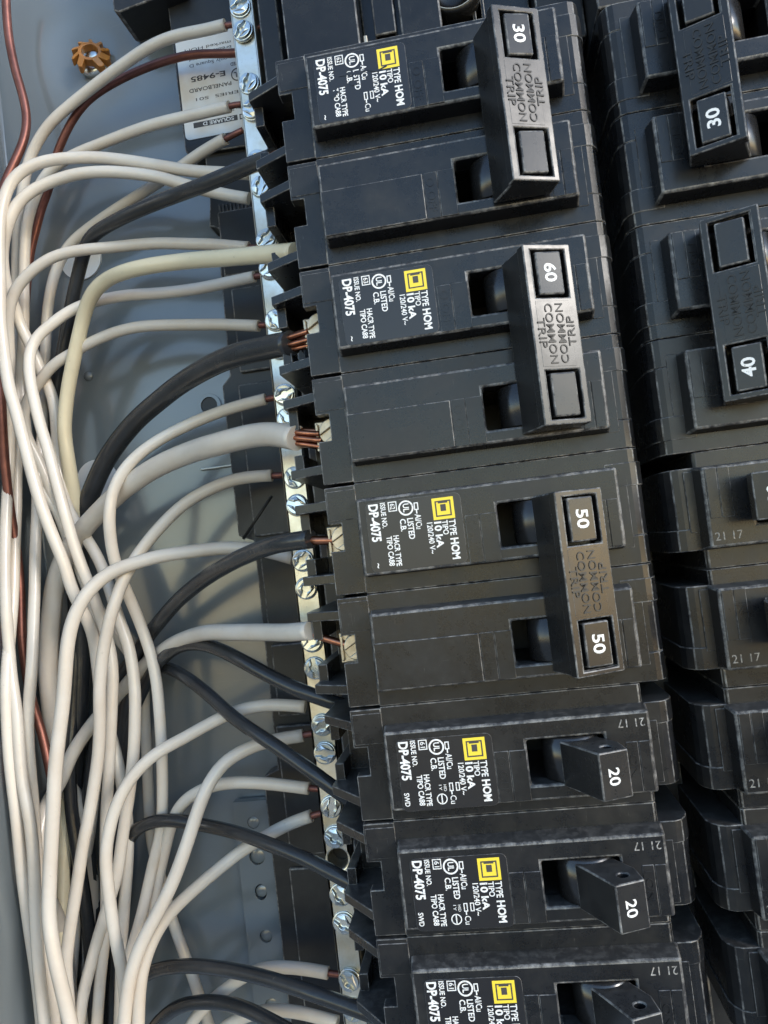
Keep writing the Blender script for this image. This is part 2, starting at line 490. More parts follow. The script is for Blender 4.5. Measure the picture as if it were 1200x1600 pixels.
# orange finned plastic retainer on its screw
p = at(141, 84, -82)
og = thing('finned_retainer', (p.x, p.y, BACK), 'orange finned plastic retainer round a bright screw on the back plate', 'retainer')
m_ = MB()
TIL = Matrix.Rotation(math.radians(-14), 3, 'X') @ Matrix.Rotation(math.radians(16), 3, 'Y')
def tl(a_, b_, h):
    q = TIL @ Vector((a_, b_, h)); return (p.x + q.x, p.y + q.y, -82.2 + q.z)
m_.prism([circ(0, 0, 4.0, 26), circ(0, 0, 2.9, 26)], tl, -1.4, 1.4)
m_.build('ring', 'orange', og, bevel=0.2, edge=False)
for i in range(10):
    if i == 7: continue
    an = 2 * PI * i / 10 + 0.2
    ca, sa = math.cos(an), math.sin(an)
    f_ = MB()
    tw = lambda a_, b_, h: tl(ca * a_ - sa * (b_ + 0.35 * (a_ - 3.6)), sa * a_ + ca * (b_ + 0.35 * (a_ - 3.6)), h - 0.5 * (a_ - 3.8))
    wd = 0.7 if i not in (8, 9, 6) else 1.25
    f_.prism([[(3.6, -wd), (6.3, -wd * 0.9), (6.7, 0), (6.3, wd * 0.9), (3.6, wd)]], tw, -1.5, 1.5)
    f_.build('fin', 'orange', og, bevel=0.2, edge=False)
m_ = MB(); m_.lathe([(2.6, -8), (2.6, -0.6), (2.2, 0.6), (1.2, 1.2), (0.05, 1.3)], (p.x + 0.6, p.y - 0.8, -83), 'w', 20)
m_.build('screw', 'screw', og)
m_ = MB(); m_.lathe([(5.6, 0), (5.4, 1.6), (3.0, 1.9)], (p.x - 0.8, p.y - 0.8, -86), 'w', 26); m_.build('washer', 'screw', og)

# ================================================================ black base behind the breakers
base = thing('breaker_backing', (-20, -120, -80), 'black moulded base running behind the neutral bar and the breakers', 'base')
m_ = MB()
nb = at(350, 372, -76)
out = [(60, 80), (60, -320), (-69.5, -320), (-69.5, -205), (-64.5, -203), (-64.0, -129), (-69.0, -127), (-69.0, -77), (-66.0, -74)]
n = 9
for i in range(n):
    an = math.radians(-60 + 150 * i / (n - 1)); out.append((-67.5 + 4.6 * math.cos(an), nb.y + 4.6 * math.sin(an)))
out += [(-66.3, -15), (-66.3, 80)]
m_.prism([out], UVW, -84.5, -76)
m_.build('base_plate', 'dark', base, bevel=0.5)
for (u0, u1, v0, v1, h) in ((-63, -48, -128, -78, -73.5), (-62, -47, -160, -131.5, -74), (-61.5, -47, -186, -163, -73.2), (-63.5, -48, -42, -20, -73.6),
                            (-62, -48, -74, -46, -74.2), (-63, -46, -230, -189, -74), (-64, -46, -318, -234, -74.4)):
    m_ = MB(); m_.box(u0, u1, v0, v1, -80, h); m_.build('base_block', 'dark', base, bevel=0.6)
# web between base and breakers (bus support) that closes the view behind the terminals
m_ = MB(); m_.box(-37, -31, -320, 60, -76.5, -50); m_.build('bus_support', 'dark', base, bevel=0.6)
m_ = MB(); m_.box(-36.5, 120, -320, 60, -80, -66); m_.build('bus_tray', 'dark', base, bevel=0.6)
m_ = MB(); m_.box(45.0, 51.5, -320, 60, -66.5, -34); m_.build('centre_spine', 'plastic_matte', base, bevel=0.5)
m_ = MB(); m_.box(50.2, 125, -21.4, 70, -66.5, -7.5); m_.build('filler_plate', 'plastic_matte', base, bevel=0.5)
m_ = MB(); m_.box(38.5, 49.8, -19.2, 70, -66.4, -20); m_.build('filler_block', 'plastic_matte', base, bevel=0.5)
m_ = MB(); m_.tube([Vector(at(380, 842, -73.6)), Vector(at(425, 775, -73.6))], [0.5, 0.5], 6); m_.build('diagonal_groove', 'plastic_matte', base)  # thin black rod drawn for the darkness of a groove
# rib ridges on the base
for k in range(14):
    m_ = MB(); m_.box(-64.5, -48, -31.2 + 0 * k, -30.4, -76.5, -75.2) if k == 0 else m_.box(-64.5 + 1.3 * k, -64.0 + 1.3 * k, -19.5, -17.0, -76.5, -75.0)
    m_.build('ridge', 'dark', base, bevel=0.15)

# dark blue upper plate carrying the sticker
up = thing('label_plate', (-72, 20, -77), 'dark bracket plate carrying the white sticker at the top', 'bracket')
e0, e1 = at(266, 60, -74), at(290, 243, -74)
m_ = MB(); m_.prism([[(e0.x, 80), (e1.x, e1.y + 1.5), (e1.x + 1.2, e1.y), (-38, e1.y - 1), (-38, 80)]], UVW, -83, -74)
m_.build('plate', 'dark', up, bevel=0.4)
x0, x1 = at(172, 8, -68), at(268, -14, -68)
m_ = MB(); m_.prism([[(x0.x, x0.y + 30), (x0.x + 1, x0.y - 2), (x0.x + 2.5, x0.y - 3), (x1.x + 4, x0.y + 0.6), (x1.x + 4, x0.y + 30)]], UVW, -84, -68)
m_.build('flange', 'dark', up, bevel=0.5)

# sticker, printed upside down as it hangs
lb0, lb1 = at(281, 205, -73.6), at(281, 52, -73.6)
stk = thing('panel_sticker', (lb0.x, lb0.y, -73.9), 'white sticker with upside-down print on the dark plate left of the neutral bar', 'sticker')
SU0, SU1 = at(290, 215, -73.8).x, -45.0
SV0, SV1 = at(296, 219, -73.8).y, at(275, 52, -73.8).y
m_ = MB(); m_.prism([rrect(SU0, SU1, SV0, SV1, 1.6)], UVW, -74.05, -73.75); m_.build('paper', 'paper', stk)
def spl(x, y, h): return (SU1 - 1.0 - x, SV0 + 1.0 + 0 - y, -73.68 + h)   # x to the left, y down: text turned 180 degrees
def stext(s_, x0_, x1_, y_, cap, bold=0.0, mi=0): lettering(pr, s_, lambda x, y, h: (SU1 - x, SV0 + y_ - y, -73.68 + h), x0_, x1_, cap, mi, bold)
wdt = SU1 - SU0
pr = MB()
bar2(pr, SU1 - 8.0, SU1 - wdt + 3.2, SV0 + 3.6, SV0 + 5.4, lambda x, y, h: (x, y, -73.70), 1)
lettering(pr, 'SQUARE D', lambda x, y, h: (SU1 - x, SV0 + 5.05 - y, -73.64), 9.2, wdt - 6.5, 1.15, 0, 0.02)
frame2(pr, SU1 - 7.3, SU1 - 5.4, SV0 + 3.6, SV0 + 5.4, 0.35, lambda x, y, h: (x, y, -73.70), 1)
pr.build('masthead', ['white', 'ink'], stk)
pr = MB()
stext('by Schneider Electric', 6.5, wdt - 4.0, 7.9, 0.9)
stext('HOM4080M200PCVP', 5.2, wdt - 3.6, 9.8, 1.0)
stext('SERIES  S01', 5.0, wdt - 5.0, 13.6, 1.0)
stext('PANELBOARD', 8.8, wdt - 3.0, 17.0, 1.25, 0.01)
stext('E-9485', 10.5, wdt - 4.0, 21.0, 1.7, 0.02)
stext('LISTED', 4.2, 8.4, 23.2, 1.1, 0.01)
stext('Use only Square D', 5.0, wdt - 4.0, 25.4, 1.1)
stext('circuit breakers and', 6.2, wdt - 4.2, 27.3, 1.0)
stext('breaker types', 7.5, wdt - 6, 29.1, 1.0)
stext('marked HOM', 7.5, wdt - 3, 30.8, 1.0)
ring(pr, SU1 - 6.4, SV0 + 18.9, 2.2, 1.85, lambda x, y, h: (x, y, -73.68))
stext('UL', 5.2, 7.6, 19.7, 1.7, 0.02)
pr.build('print', 'ink', stk)

# ================================================================ black lug cover above the first breaker
lug = thing('lug_cover', (0, -6, -40), 'glossy black lug cover above the topmost left breaker', 'cover')
TOP1 = -6.7 - 25.4 + 12.7                     # top of the first pole
e0 = at(433, 0, -9); e1 = at(449, 88, -9)
m_ = MB(); m_.box(e1.x, -4.2, TOP1 + 0.6, 70, -60, -9); m_.build('side_block', 'cover', lug, bevel=0.4)
m_ = MB(); m_.box(-4.1, 9, TOP1 + 0.6, 70, -60, -20); m_.build('recess', 'cover', lug, bevel=0.4)
m_ = MB(); m_.box(-3.6, -2.7, TOP1 + 0.8, TOP1 + 6, -19.9, -12); m_.build('guide', 'brass', lug, bevel=0.15, edge=False)
m_ = MB(); m_.box(-0.8, 4.5, TOP1 + 6, 70, -20, -13); m_.build('tongue', 'cover', lug, bevel=0.4)
m_ = MB(); m_.box(5.6, 15.5, TOP1 + 0.7, 70, -59, -12); m_.build('rib_block', 'cover', lug, bevel=0.5)
m_ = MB(); m_.box(9.1, 38, TOP1 + 0.7, 70, -59, -26); m_.build('cavity_floor', 'cover', lug, bevel=0.4)
c_ = at(705, -22, -14)
m_ = MB(); m_.lathe([(7.0, -14), (7.0, 0), (6.2, 1.0), (5.6, 0.4), (5.4, -6), (0.1, -6)], (c_.x, c_.y, -14), 'w', 30); m_.build('lug', 'cover', lug)
m_ = MB(); m_.prism([circ(c_.x, c_.y, 6.3, 30), circ(c_.x, c_.y, 6.15, 30)], UVW, -13.5, -12.9); m_.build('lug_rim', 'brass', lug)
for xx in (640, 668, 738, 752):
    c_ = at(xx, 20, -18)
    m_ = MB(); m_.box(c_.x, c_.x + 0.9, TOP1 + 0.8, 70, -27, -18); m_.build('fin', 'cover', lug, bevel=0.2)

# ================================================================ breakers
PITCH = 25.4
U0 = -24.5                                      # left end of a breaker's face
def vc(p): return -6.7 - PITCH * p              # centre line of pole p
SH = -5.35                                      # shoulder level; the cover's face is w = 0

FACE0 = (25.2, 10.65); FACE1 = (35.1, 6.2)      # handle tie: upper edges of its sloping face in u, w
_ln = math.hypot(FACE1[0] - FACE0[0], FACE1[1] - FACE0[1])
SD = ((FACE1[0] - FACE0[0]) / _ln, (FACE1[1] - FACE0[1]) / _ln); ND = (-SD[1], SD[0])
def tie3(s_, t_, n_):                            # face coordinates -> panel: s across, t down, n out
    return (FACE0[0] + SD[0] * s_ + ND[0] * n_, TIE_TOP - t_, FACE0[1] + SD[1] * s_ + ND[1] * n_)

def pole_parts(root, c, single, shift):
    """case, cover, handle of one pole with centre line v = c"""
    V = lambda r: c + r
    # ---- case: core, barriers with sloping tips, terminal pocket
    m = MB()
    rt = 46.1
    TIPW = -17.0 if single else -11.0
    lo, hi = V(-12.62), V(12.62)
    core = [(-17.5, SH), (-17.5, -60), (rt, -60), (rt, SH - 4.0), (rt - 0.5, SH - 2.0), (rt - 1.5, SH - 0.6), (rt - 2.8, SH)]
    def cored(right):
        # the case is hollow where the handle swings
        full = [(-17.5, SH), (-17.5, -60)] + right
        m.prism([full], UWV, V(4.75), hi); m.prism([full], UWV, lo, V(-6.45))
        m.prism([[(-17.5, SH), (-17.5, -60), (12.9, -60), (12.9, SH)]], UWV, V(-6.43), V(4.73))
        m.prism([[(31.1, SH), (31.1, -60)] + right], UWV, V(-6.43), V(4.73))
    if single:
        cored([(39.6, -60), (39.6, SH - 0.6), (39.0, SH)])
        m.prism([[(38, SH - 0.25), (38, -59), (rt, -59), (rt, SH - 4.6), (rt - 0.6, SH - 2.6), (rt - 1.8, SH - 0.9), (rt - 3.2, SH - 0.25)]], UWV, V(-9.4), V(8.2))
        m.prism([[(38, SH - 0.02), (38, -58), (rt + 0.3, -58), (rt + 0.3, SH - 4.6), (rt - 0.35, SH - 2.4), (rt - 1.6, SH - 0.65), (rt - 3.1, SH - 0.02)]], UWV, V(3.7), V(8.5))
    else:
        cored(core[2:])
        m.prism([[(38, SH + 0.2), (38, -58), (rt + 0.3, -58), (rt + 0.3, SH - 3.8), (rt - 0.25, SH - 1.8), (rt - 1.3, SH - 0.4), (rt - 2.7, SH + 0.2)]], UWV, V(4.4), V(9.6))
    # left shoulder with the terminal notch
    m.prism([[(U0, hi - 0.3), (U0, V(3.9)), (-21.4, V(3.9)), (-21.4, V(-2.3)), (U0, V(-2.3)), (U0, lo + 0.3), (-17.4, lo + 0.3), (-17.4, hi - 0.3)]], UVW, SH - 3.4, SH - 0.02)
    # barriers
    for r0, r1 in ((7.4, 9.6), (-9.6, -7.4)):
        m.prism([[(-24.4, SH - 1.0), (-33.2, TIPW), (-33.2, -58), (-17.6, -58), (-17.6, SH - 3.3), (-24.4, SH - 3.3)]], UWV, V(r0), V(r1))
    # end wall pieces left and right of the wire entry, pocket floor
    m.box(-32.9, -30.6, V(2.6), V(7.5), -58, TIPW - 3.0)
    m.box(-32.9, -30.6, V(-7.5), V(-3.4), -58, TIPW - 4.0)
    m.box(-30.7, -17.6, V(-7.5), V(7.5), -58, -30)
    case = m.build('case', 'plastic', root, bevel=0.22)
    # seam along the case
    # ---- cover
    m = MB()
    k0, k1 = V(-9.0 + shift), V(9.0 + shift)
    win = [(13.8, V(3.9)), (30.0, V(3.9)), (30.0, V(-5.6)), (13.8, V(-5.6))]
    m.prism([[(-17.1, k0), (40.2, k0), (40.2, k1), (-17.1, k1)], win], UVW, SH - 0.5, 0.0, taper=0.55)
    cov = m.build('cover', 'plastic', root, bevel=0.55, seg=3)
    # thin raised panels and strips moulded on the cover
    def panel(u0, u1, r0, r1, h):
        q = MB(); q.box(u0, u1, V(r0), V(r1), -0.4, h); q.build('raised_panel', 'plastic', cov, o=root['_o'], bevel=0.11, seg=1)
    panel(6.75, 9.8, 2.1, -8.2 + shift, 0.2)
    panel(9.95, 13.5, 2.1, -8.2 + shift, 0.34)
    panel(34.2, 36.6, 1.9, -8.1 + shift, 0.16)
    panel(36.75, 39.0, 1.9, -8.1 + shift, 0.26)
    # shoulder step at the ON end
    q = MB(); q.box(39.9, 42.3 if not single else 42.0, V(-9.0 if not single else -8.6), V(4.6), SH - 1, SH + 0.22); q.build('end_pad', 'plastic', cov, o=root['_o'], bevel=0.14, seg=1)
    q = MB(); q.box(-24.1, -17.3, V(4.6), V(11.4), SH - 1, SH + 0.22); q.build('end_pad', 'plastic', cov, o=root['_o'], bevel=0.14, seg=1)
    # OFF / ON moulded lettering
    q = MB()
    lettering(q, 'O OFF', lambda x, y, h: (7.35 + y, V(0.9) - x, 0.16 + h), 0, 7.6, 1.75, 0, 0.0, 0.14)
    q.build('off_lettering', 'plastic', cov, o=root['_o'])
    q = MB()
    lettering(q, 'I ON', lambda x, y, h: (34.6 + y, V(0.7) - x, 0.16 + h), 0, 6.0, 1.5, 0, 0.0, 0.14)
    q.build('on_lettering', 'plastic', cov, o=root['_o'])
    # well behind the handle
    q = MB(); q.box(12.8, 31.2, V(-6.5), V(4.8), -40, -30); q.build('handle_well', 'plastic_matte', cov, o=root['_o'])
    return case, cov

def label_parts(root, c, du, dv, issue, copper, single):
    """printed black label with its logo; c is the pole's centre line"""
    LU, LV = 0.0 + du + random.uniform(-0.2, 0.2), c + 6.7 + dv + random.uniform(-0.2, 0.2)                # upper left corner of the yellow square
    m = MB(); m.prism([rrect(-14.7 + du, 6.3 + du * 0.6, LV - 14.6, LV + 0.75, 1.3)], UVW, -0.3, 0.10)
    lab = m.build('label', 'label', root, bevel=0.06, seg=1)
    Z = 0.14
    pr = MB()
    def T(s_, base, cap, a0, a1, bold=0.0):
        lettering(pr, s_, lambda x, y, h: (LU + base + y, LV - x, Z + h), a0, a1, cap, 0, bold)
    pl2 = lambda x, y, h: (LU + y, LV - x, Z)
    T('TYPE', 3.25, 1.35, 4.95, 8.4, 0.020); T('HOM', 3.15, 1.6, 9.0, 13.6, 0.036)
    T('TIPO', 1.75, 1.15, 4.95, 8.1, 0.020)
    T('10 kA', 0.05, 1.45, 5.1, 10.8, 0.034)
    T('120/240 V~', -1.55, 1.15, 5.1, 11.9, 0.018)
    T('AI/Cu', -3.95, 1.25, 2.9, 6.2, 0.018)
    frame2(pr, 0.35, 2.0, -3.95, -3.0, 0.22, pl2); bar2(pr, 2.0, 2.8, -3.62, -3.35, pl2)
    ring(pr, 1.3, -5.75, 1.68, 1.32, pl2)
    T('UL', -6.35, 1.25, 0.35, 2.2, 0.02)
    T('LISTED', -5.75, 1.25, 3.6, 8.2, 0.022)
    T('C.B.', -7.35, 1.2, 3.6, 6.3, 0.022)
    frame2(pr, -0.45, 1.7, -9.6, -7.7, 0.2, pl2); T(issue, -9.15, 1.0, 0.0, 1.25, 0.012)
    T('ISSUE NO.', -11.3, 1.05, -0.45, 5.1, 0.022)
    T('DP-4075', -13.9, 1.95, -0.35, 7.9, 0.034)
    T('HACR TYPE', -9.2, 1.15, 7.0, 13.7, 0.024)
    T('TIPO CA88', -10.75, 1.15, 7.0, 13.5, 0.024)
    if single:
        T('SWD', -13.9, 1.05, 10.6, 13.5, 0.02)
        ring(pr, 12.4, -5.8, 1.15, 0.92, pl2); bar2(pr, 11.4, 13.4, -5.95, -5.7, pl2)
        T('HID', -5.2, 0.6, 9.4, 10.8); T('1Y', -6.2, 0.6, 9.4, 10.6)
    else:
        T('~', -13.9, 1.6, 12.6, 13.7, 0.01)
    if copper:
        frame2(pr, 9.1, 10.9, -2.6, -1.75, 0.2, pl2); frame2(pr, 9.1, 10.9, -4.0, -3.15, 0.2, pl2); bar2(pr, 10.9, 11.6, -3.7, -3.45, pl2)
        T('Cu', -4.0, 1.25, 11.8, 13.6, 0.006)
    pr.build('print', 'white', lab, o=root['_o'])
    lg = MB()
    bar2(lg, 0, 4.7, 0, 4.7, lambda x, y, h: (LU + y, LV - x, Z - 0.015), 0)
    p2 = lambda x, y, h: (LU + y, LV - x, Z + 0.012)
    frame2(lg, 0.62, 4.08, 0.62, 4.08, 0.30, p2, 1)
    bar2(lg, 1.45, 2.95, 1.75, 2.95, p2, 1)
    bar2(lg, 0.92, 1.22, 1.3, 3.4, p2, 1)
    lg.build('logo', ['yellow', 'ink'], lab, o=root['_o'])
    return lab

def barrel(root, c):
    m = MB()
    m.lathe([(5.9, -4.6), (6.3, -4.4), (6.3, 4.4), (5.9, 4.6)], (23.4, c - 0.85, -5.4), 'v', 40)
    return m.build('handle_barrel', 'barrel', root)

def terminal(root, c, z=0.0):
    m = MB()
    m.box(-26.6, -18.5, c - 3.4, c + 3.8, -15.0 + z, -13.4 + z)
    m.box(-26.3, -25.6, c - 2.8, c + 3.2, -22 + z, -12.4 + z)
    tm = m.build('terminal_clamp', 'brass', root, bevel=0.3, edge=False)
    m = MB()
    cc = (-21.9, c + 0.6)
    for sg in (1, -1):
        pts = [(cc[0] + 3.5 * math.cos(a_), cc[1] + 3.5 * math.sin(a_)) for a_ in [math.radians(30 + (8 + 164 * i / 10) * 1 + (0 if sg > 0 else 180)) for i in range(11)]]
        m.prism([pts], UVW, -13.6 + z, -9.6 + z, taper=0.5)
    m.prism([circ(cc[0], cc[1], 3.2, 20)], UVW, -13.6 + z, -10.5 + z)
    m.build('terminal_screw', 'brass', tm, o=root['_o'], bevel=0.2, edge=False)

def double_breaker(p, label, group, rating, both, issue='62', copper=False, term=0.0):
    global TIE_TOP
    c1 = vc(p); c2 = vc(p + 1)
    root = thing('double_breaker', (10, c1 - 12.7, -60), label, 'breaker', group)
    for c in (c1, c2):
        pole_parts(root, c, False, 0.0); barrel(root, c); terminal(root, c, term)
    label_parts(root, c1, 0.0, 0.0, issue, copper, False)
    # blank pad on the second pole
    q = MB(); q.box(-16.4, 6.6, c2 - 8.2, c2 + 2.1, -0.4, 0.34); q.build('blank_pad', 'plastic', root, bevel=0.2, seg=2)
    # handle tie
    TIE_TOP = c1 + 4.4
    Lt = 37.4
    m = MB()
    m.prism([[(0, 0), (_ln, 0), (_ln, Lt), (0, Lt)], [(1.6, 1.2), (9.4, 1.2), (9.4, 11.2), (1.6, 11.2)], [(1.6, 26.2), (9.4, 26.2), (9.4, 36.3), (1.6, 36.3)]],
            tie3, -2.6, 0.0)
    # skirts down to the cover
    for (a0, b0, a1, b1) in ((FACE0[0] + 0.3, FACE0[1] - 0.7, 21.2, 0.7), (FACE1[0] - 0.2, FACE1[1] - 0.7, 33.6, 0.7)):
        dx = 1.3 if a0 < 30 else -1.3
        m.prism([[(a0, b0), (a0 + dx, b0 - 0.3), (a1 + dx, b1), (a1, b1)]], UWV, TIE_TOP - Lt + 0.05, TIE_TOP - 0.05)
    for t_ in (0.02, Lt - 1.22):
        m.prism([[(FACE0[0] + 0.3, FACE0[1] - 1.0), (21.3, 0.75), (33.5, 0.75), (FACE1[0] - 0.3, FACE1[1] - 1.0)]], UWV, TIE_TOP - t_ - 1.2, TIE_TOP - t_)
    tie = m.build('handle_tie', 'tie', root, bevel=0.28)
    q = MB(); q.prism([[(1.7, 11.9), (9.3, 11.9), (9.3, 25.5), (1.7, 25.5)]], lambda a_, b_, h: tie3(a_ - 0.4, b_, h), -0.5, 0.05)
    q.build('name_plate', 'tie', tie, o=root['_o'], bevel=0.05, seg=1)
    q = MB()
    kw = dict(bold=0.004, thick=0.16)
    lettering(q, 'COMMON', lambda x, y, h: tie3(3.2 + y, x, 0.06 + h), 12.5, 24.9, 1.65, 0, **kw)
    lettering(q, 'TRIP', lambda x, y, h: tie3(1.2 + y, x, 0.06 + h), 15.4, 21.6, 1.65, 0, **kw)
    q.build('moulded_lettering', 'emboss', tie, o=root['_o'])
    q = MB()
    lettering(q, 'COMMON', lambda x, y, h: tie3(7.3 - y, 37.4 - x, 0.06 + h), 12.5, 24.9, 1.65, 0, **kw)
    lettering(q, 'TRIP', lambda x, y, h: tie3(9.5 - y, 37.4 - x, 0.06 + h), 16.0, 22.2, 1.65, 0, **kw)
    q.build('moulded_lettering', 'emboss', tie, o=root['_o'])
    for k_, (ta, tb) in enumerate(((1.3, 10.8), (26.5, 36.0))):
        q = MB(); q.prism([[(2.5, ta), (8.5, ta), (8.5, tb), (2.5, tb)]], lambda a_, b_, h: tie3(a_, b_, h + (0.105 * (a_ - 5.5) if h > 0 else 0)), -8.0, 0.1, taper=0.25)
        pad = q.build('handle_pad', 'tie', tie, o=root['_o'], bevel=0.35)
        if k_ == 0 or both:
            q = MB(); mid = (ta + tb) / 2
            lettering(q, rating, lambda x, y, h: tie3(4.4 + y, x, 0.14 + 0.105 * (y - 1.1) + h), mid - 2.0, mid + 1.9, 2.4, 0, 0.024)
            q.build('rating_number', 'white', tie, o=root['_o'])
    return root

def single_breaker(p, label, group, rating, issue='61'):
    c = vc(p)
    root = thing('single_breaker', (10, c, -60), label, 'breaker', group)
    pole_parts(root, c, True, -0.4); barrel(root, c); terminal(root, c, -18.0)
    label_parts(root, c, 0.6, -1.2, issue, True, True)
    prof = [(20.6, 0.3), (22.6, 3.6), (27.1, 11.6), (33.1, 9.4), (32.2, 4.0), (28.6, -1.5), (22, -3)]
    hole = circ(29.3, 6.9, 1.15, 14)
    m = MB(); m.prism([prof, hole], UWV, c - 6.2, c + 3.2)
    hd = m.build('handle', 'tie', root, bevel=0.3)
    q = MB()
    dx, dz = 33.1 - 27.1, 9.4 - 11.6; L_ = math.hypot(dx, dz)
    f3 = lambda s_, t_, n_: (27.1 + dx / L_ * s_ - dz / L_ * n_, c + 3.2 - t_, 11.6 + dz / L_ * s_ + dx / L_ * n_)
    lettering(q, rating, lambda x, y, h: f3(1.75 + y, x, 0.05), 3.2, 6.6, 2.2, 0, 0.018)
    q.build('rating_number', 'white', hd, o=root['_o'])
    # date code stamped on the cover
    q = MB()
    for s_, u_ in (('21', 38.6), ('17', 35.0)):
        lettering(q, s_, lambda x, y, h: (u_ - x, c + 6.6 - y, 0.03), 0, 1.9, 1.7, 0, 0.0)
    q.build('date_code', 'stamp', root)
    return root

left = [
    double_breaker(1, 'two-pole black breaker with one 30 on its handle tie, topmost of the left column', None, '30', False, '62', True, -9.0),
    double_breaker(3, 'two-pole black breaker marked 60 on its shiny handle tie, in the left column', None, '60', False, '63'),
    double_breaker(5, 'two-pole black breaker marked 50 on both ends of its handle tie', None, '50', True, '62'),
    single_breaker(7, 'single-pole black breaker marked 20, directly below the breaker marked 50', None, '20'),
    single_breaker(8, 'single-pole black breaker marked 20, second below the breaker marked 50', None, '20'),
    single_breaker(9, 'single-pole black breaker cut off by the lower picture edge, lowest of left column', None, '20'),
]
for o_ in left: o_['group'] = 'breakers in the left column'

sc_ = MB()
for pts in (((528, 120), (545, 112), (560, 113), (575, 106), (592, 108), (606, 100), (604, 104), (590, 112), (574, 110), (561, 117), (546, 117)),
            ((516, 150), (524, 140), (530, 143), (521, 155)), ((545, 128), (556, 126), (560, 131), (549, 134))):
    pp = [at(x, y, 0.2) for x, y in pts]
    sc_.poly([(p_.x, p_.y, 0.2) for p_ in pp])
lab_ = [c_ for c_ in left[0].children if c_.name.startswith('label')][0]
sc_.build('scratch', 'label', lab_, o=left[0]['_o'])

def copy_tree(o, parent=None):
    c = o.copy(); COL.objects.link(c)
    c.parent = parent
    for ch in list(o.children): copy_tree(ch, c)
    return c
MIR = 48.1
RSH = -2.8
def mirror(src, p, label, rating_from=None):
    """same kind of breaker in the right column: turned half round in the panel's plane"""
    c = copy_tree(src)
    poles = 2 if src.name.startswith('double') else 1
    cc = vc(p) - (12.7 if poles == 2 else 0) + RSH
    c.location = W(2 * MIR - 10, cc, -60)
    c.rotation_euler = (0, PI, 0)
    c['label'] = label; c['category'] = 'breaker'; c['group'] = 'breakers in the right column'
    return c
r30 = mirror(left[0], 1, 'two-pole black breaker with an upside-down 30 on its tie, topmost of the right column')
b40 = double_breaker(1, 'x', None, '40', False, '62')
r40 = mirror(b40, 3, 'two-pole black breaker with an upside-down 40 on its tie at the right picture edge')
def kill(o):
    for ch in list(o.children): kill(ch)
    bpy.data.objects.remove(o)
kill(b40)
for i, lb in ((5, 'single-pole black breaker directly below the right breaker marked 40'),
              (6, 'single-pole black breaker in the right column, second below the one marked 40'),
              (7, 'single-pole black breaker in the right column, third below the one marked 40'),
              (8, 'single-pole black breaker in the right column, fourth below the one marked 40'),
              (9, 'single-pole black breaker at the lower right corner, lowest of the right column')):
    mirror(left[3], i, lb)

# ================================================================ neutral bar
BU0, BU1, BW = -46.0, -38.6, -52.0
bar = thing('neutral_bar', (-42, -120, BW - 10), 'long zinc-plated neutral bar with a row of terminal screws', 'bar')
SCR = [(371, 10), (375, 49), (385, 129), (389, 172), (396, 250), (402, 291), (410, 374), (414, 420), (421, 501), (427, 545), (433, 618), (437, 655),
       (452, 747), (456, 790), (464, 877), (471, 920), (479, 1003), (484, 1045), (498, 1134), (503, 1177), (511, 1262), (516, 1309), (527, 1400), (532, 1444), (544, 1532), (549, 1580)]
hv = at(523, 1343, BW).y
m_ = MB()
m_.prism([[(BU0, -330), (BU1, -330), (BU1, 80), (BU0, 80)], circ(-42.3, hv, 2.9, 24)], UVW, BW - 10, BW)
m_.build('bar_body', 'zinc', bar, bevel=0.7, seg=3, edge=False)
m_ = MB(); m_.box(-45.5, -39.2, hv - 3.2, hv + 3.2, BW - 9.9, BW - 7); m_.build('hole_bottom', 'plastic_matte', bar)
hd = MB()
hd.lathe([(3.3, -0.6), (3.35, 0.15), (3.1, 0.45)], (0, 0, 0), 'w', 26)
for sg in (0, 1):                              # two half rings leave a driver slot and a centre recess
    an = [math.radians(9 + 162 * i / 14 + 180 * sg) for i in range(15)]
    bn = [math.radians(30 + 120 * i / 6 + 180 * sg) for i in range(7)]
    hd.prism([[(3.05 * math.cos(a_), 3.05 * math.sin(a_)) for a_ in an] + [(1.05 * math.cos(b_), 1.05 * math.sin(b_)) for b_ in reversed(bn)]],
             lambda a_, b_, h: (a_, b_, h - 0.055 * (a_ * a_ + b_ * b_)), 0.3, 1.75, taper=0.25)
sme = beveled(hd.mesh('screw', ['screw']), 0.18, 2, -1)
for i, (x, y) in enumerate(SCR):
    v_ = at(x, y, BW + 1).y
    s_ = bpy.data.objects.new('screw', sme); COL.objects.link(s_); s_.parent = bar
    s_.location = W(-42.35 + random.uniform(-0.25, 0.25) + 42, v_ + 120, 10 + 0.25 + random.uniform(-0.2, 0.5))
    s_.rotation_euler = (random.uniform(-0.10, 0.10), random.uniform(0, 6.28), random.uniform(-0.10, 0.10))

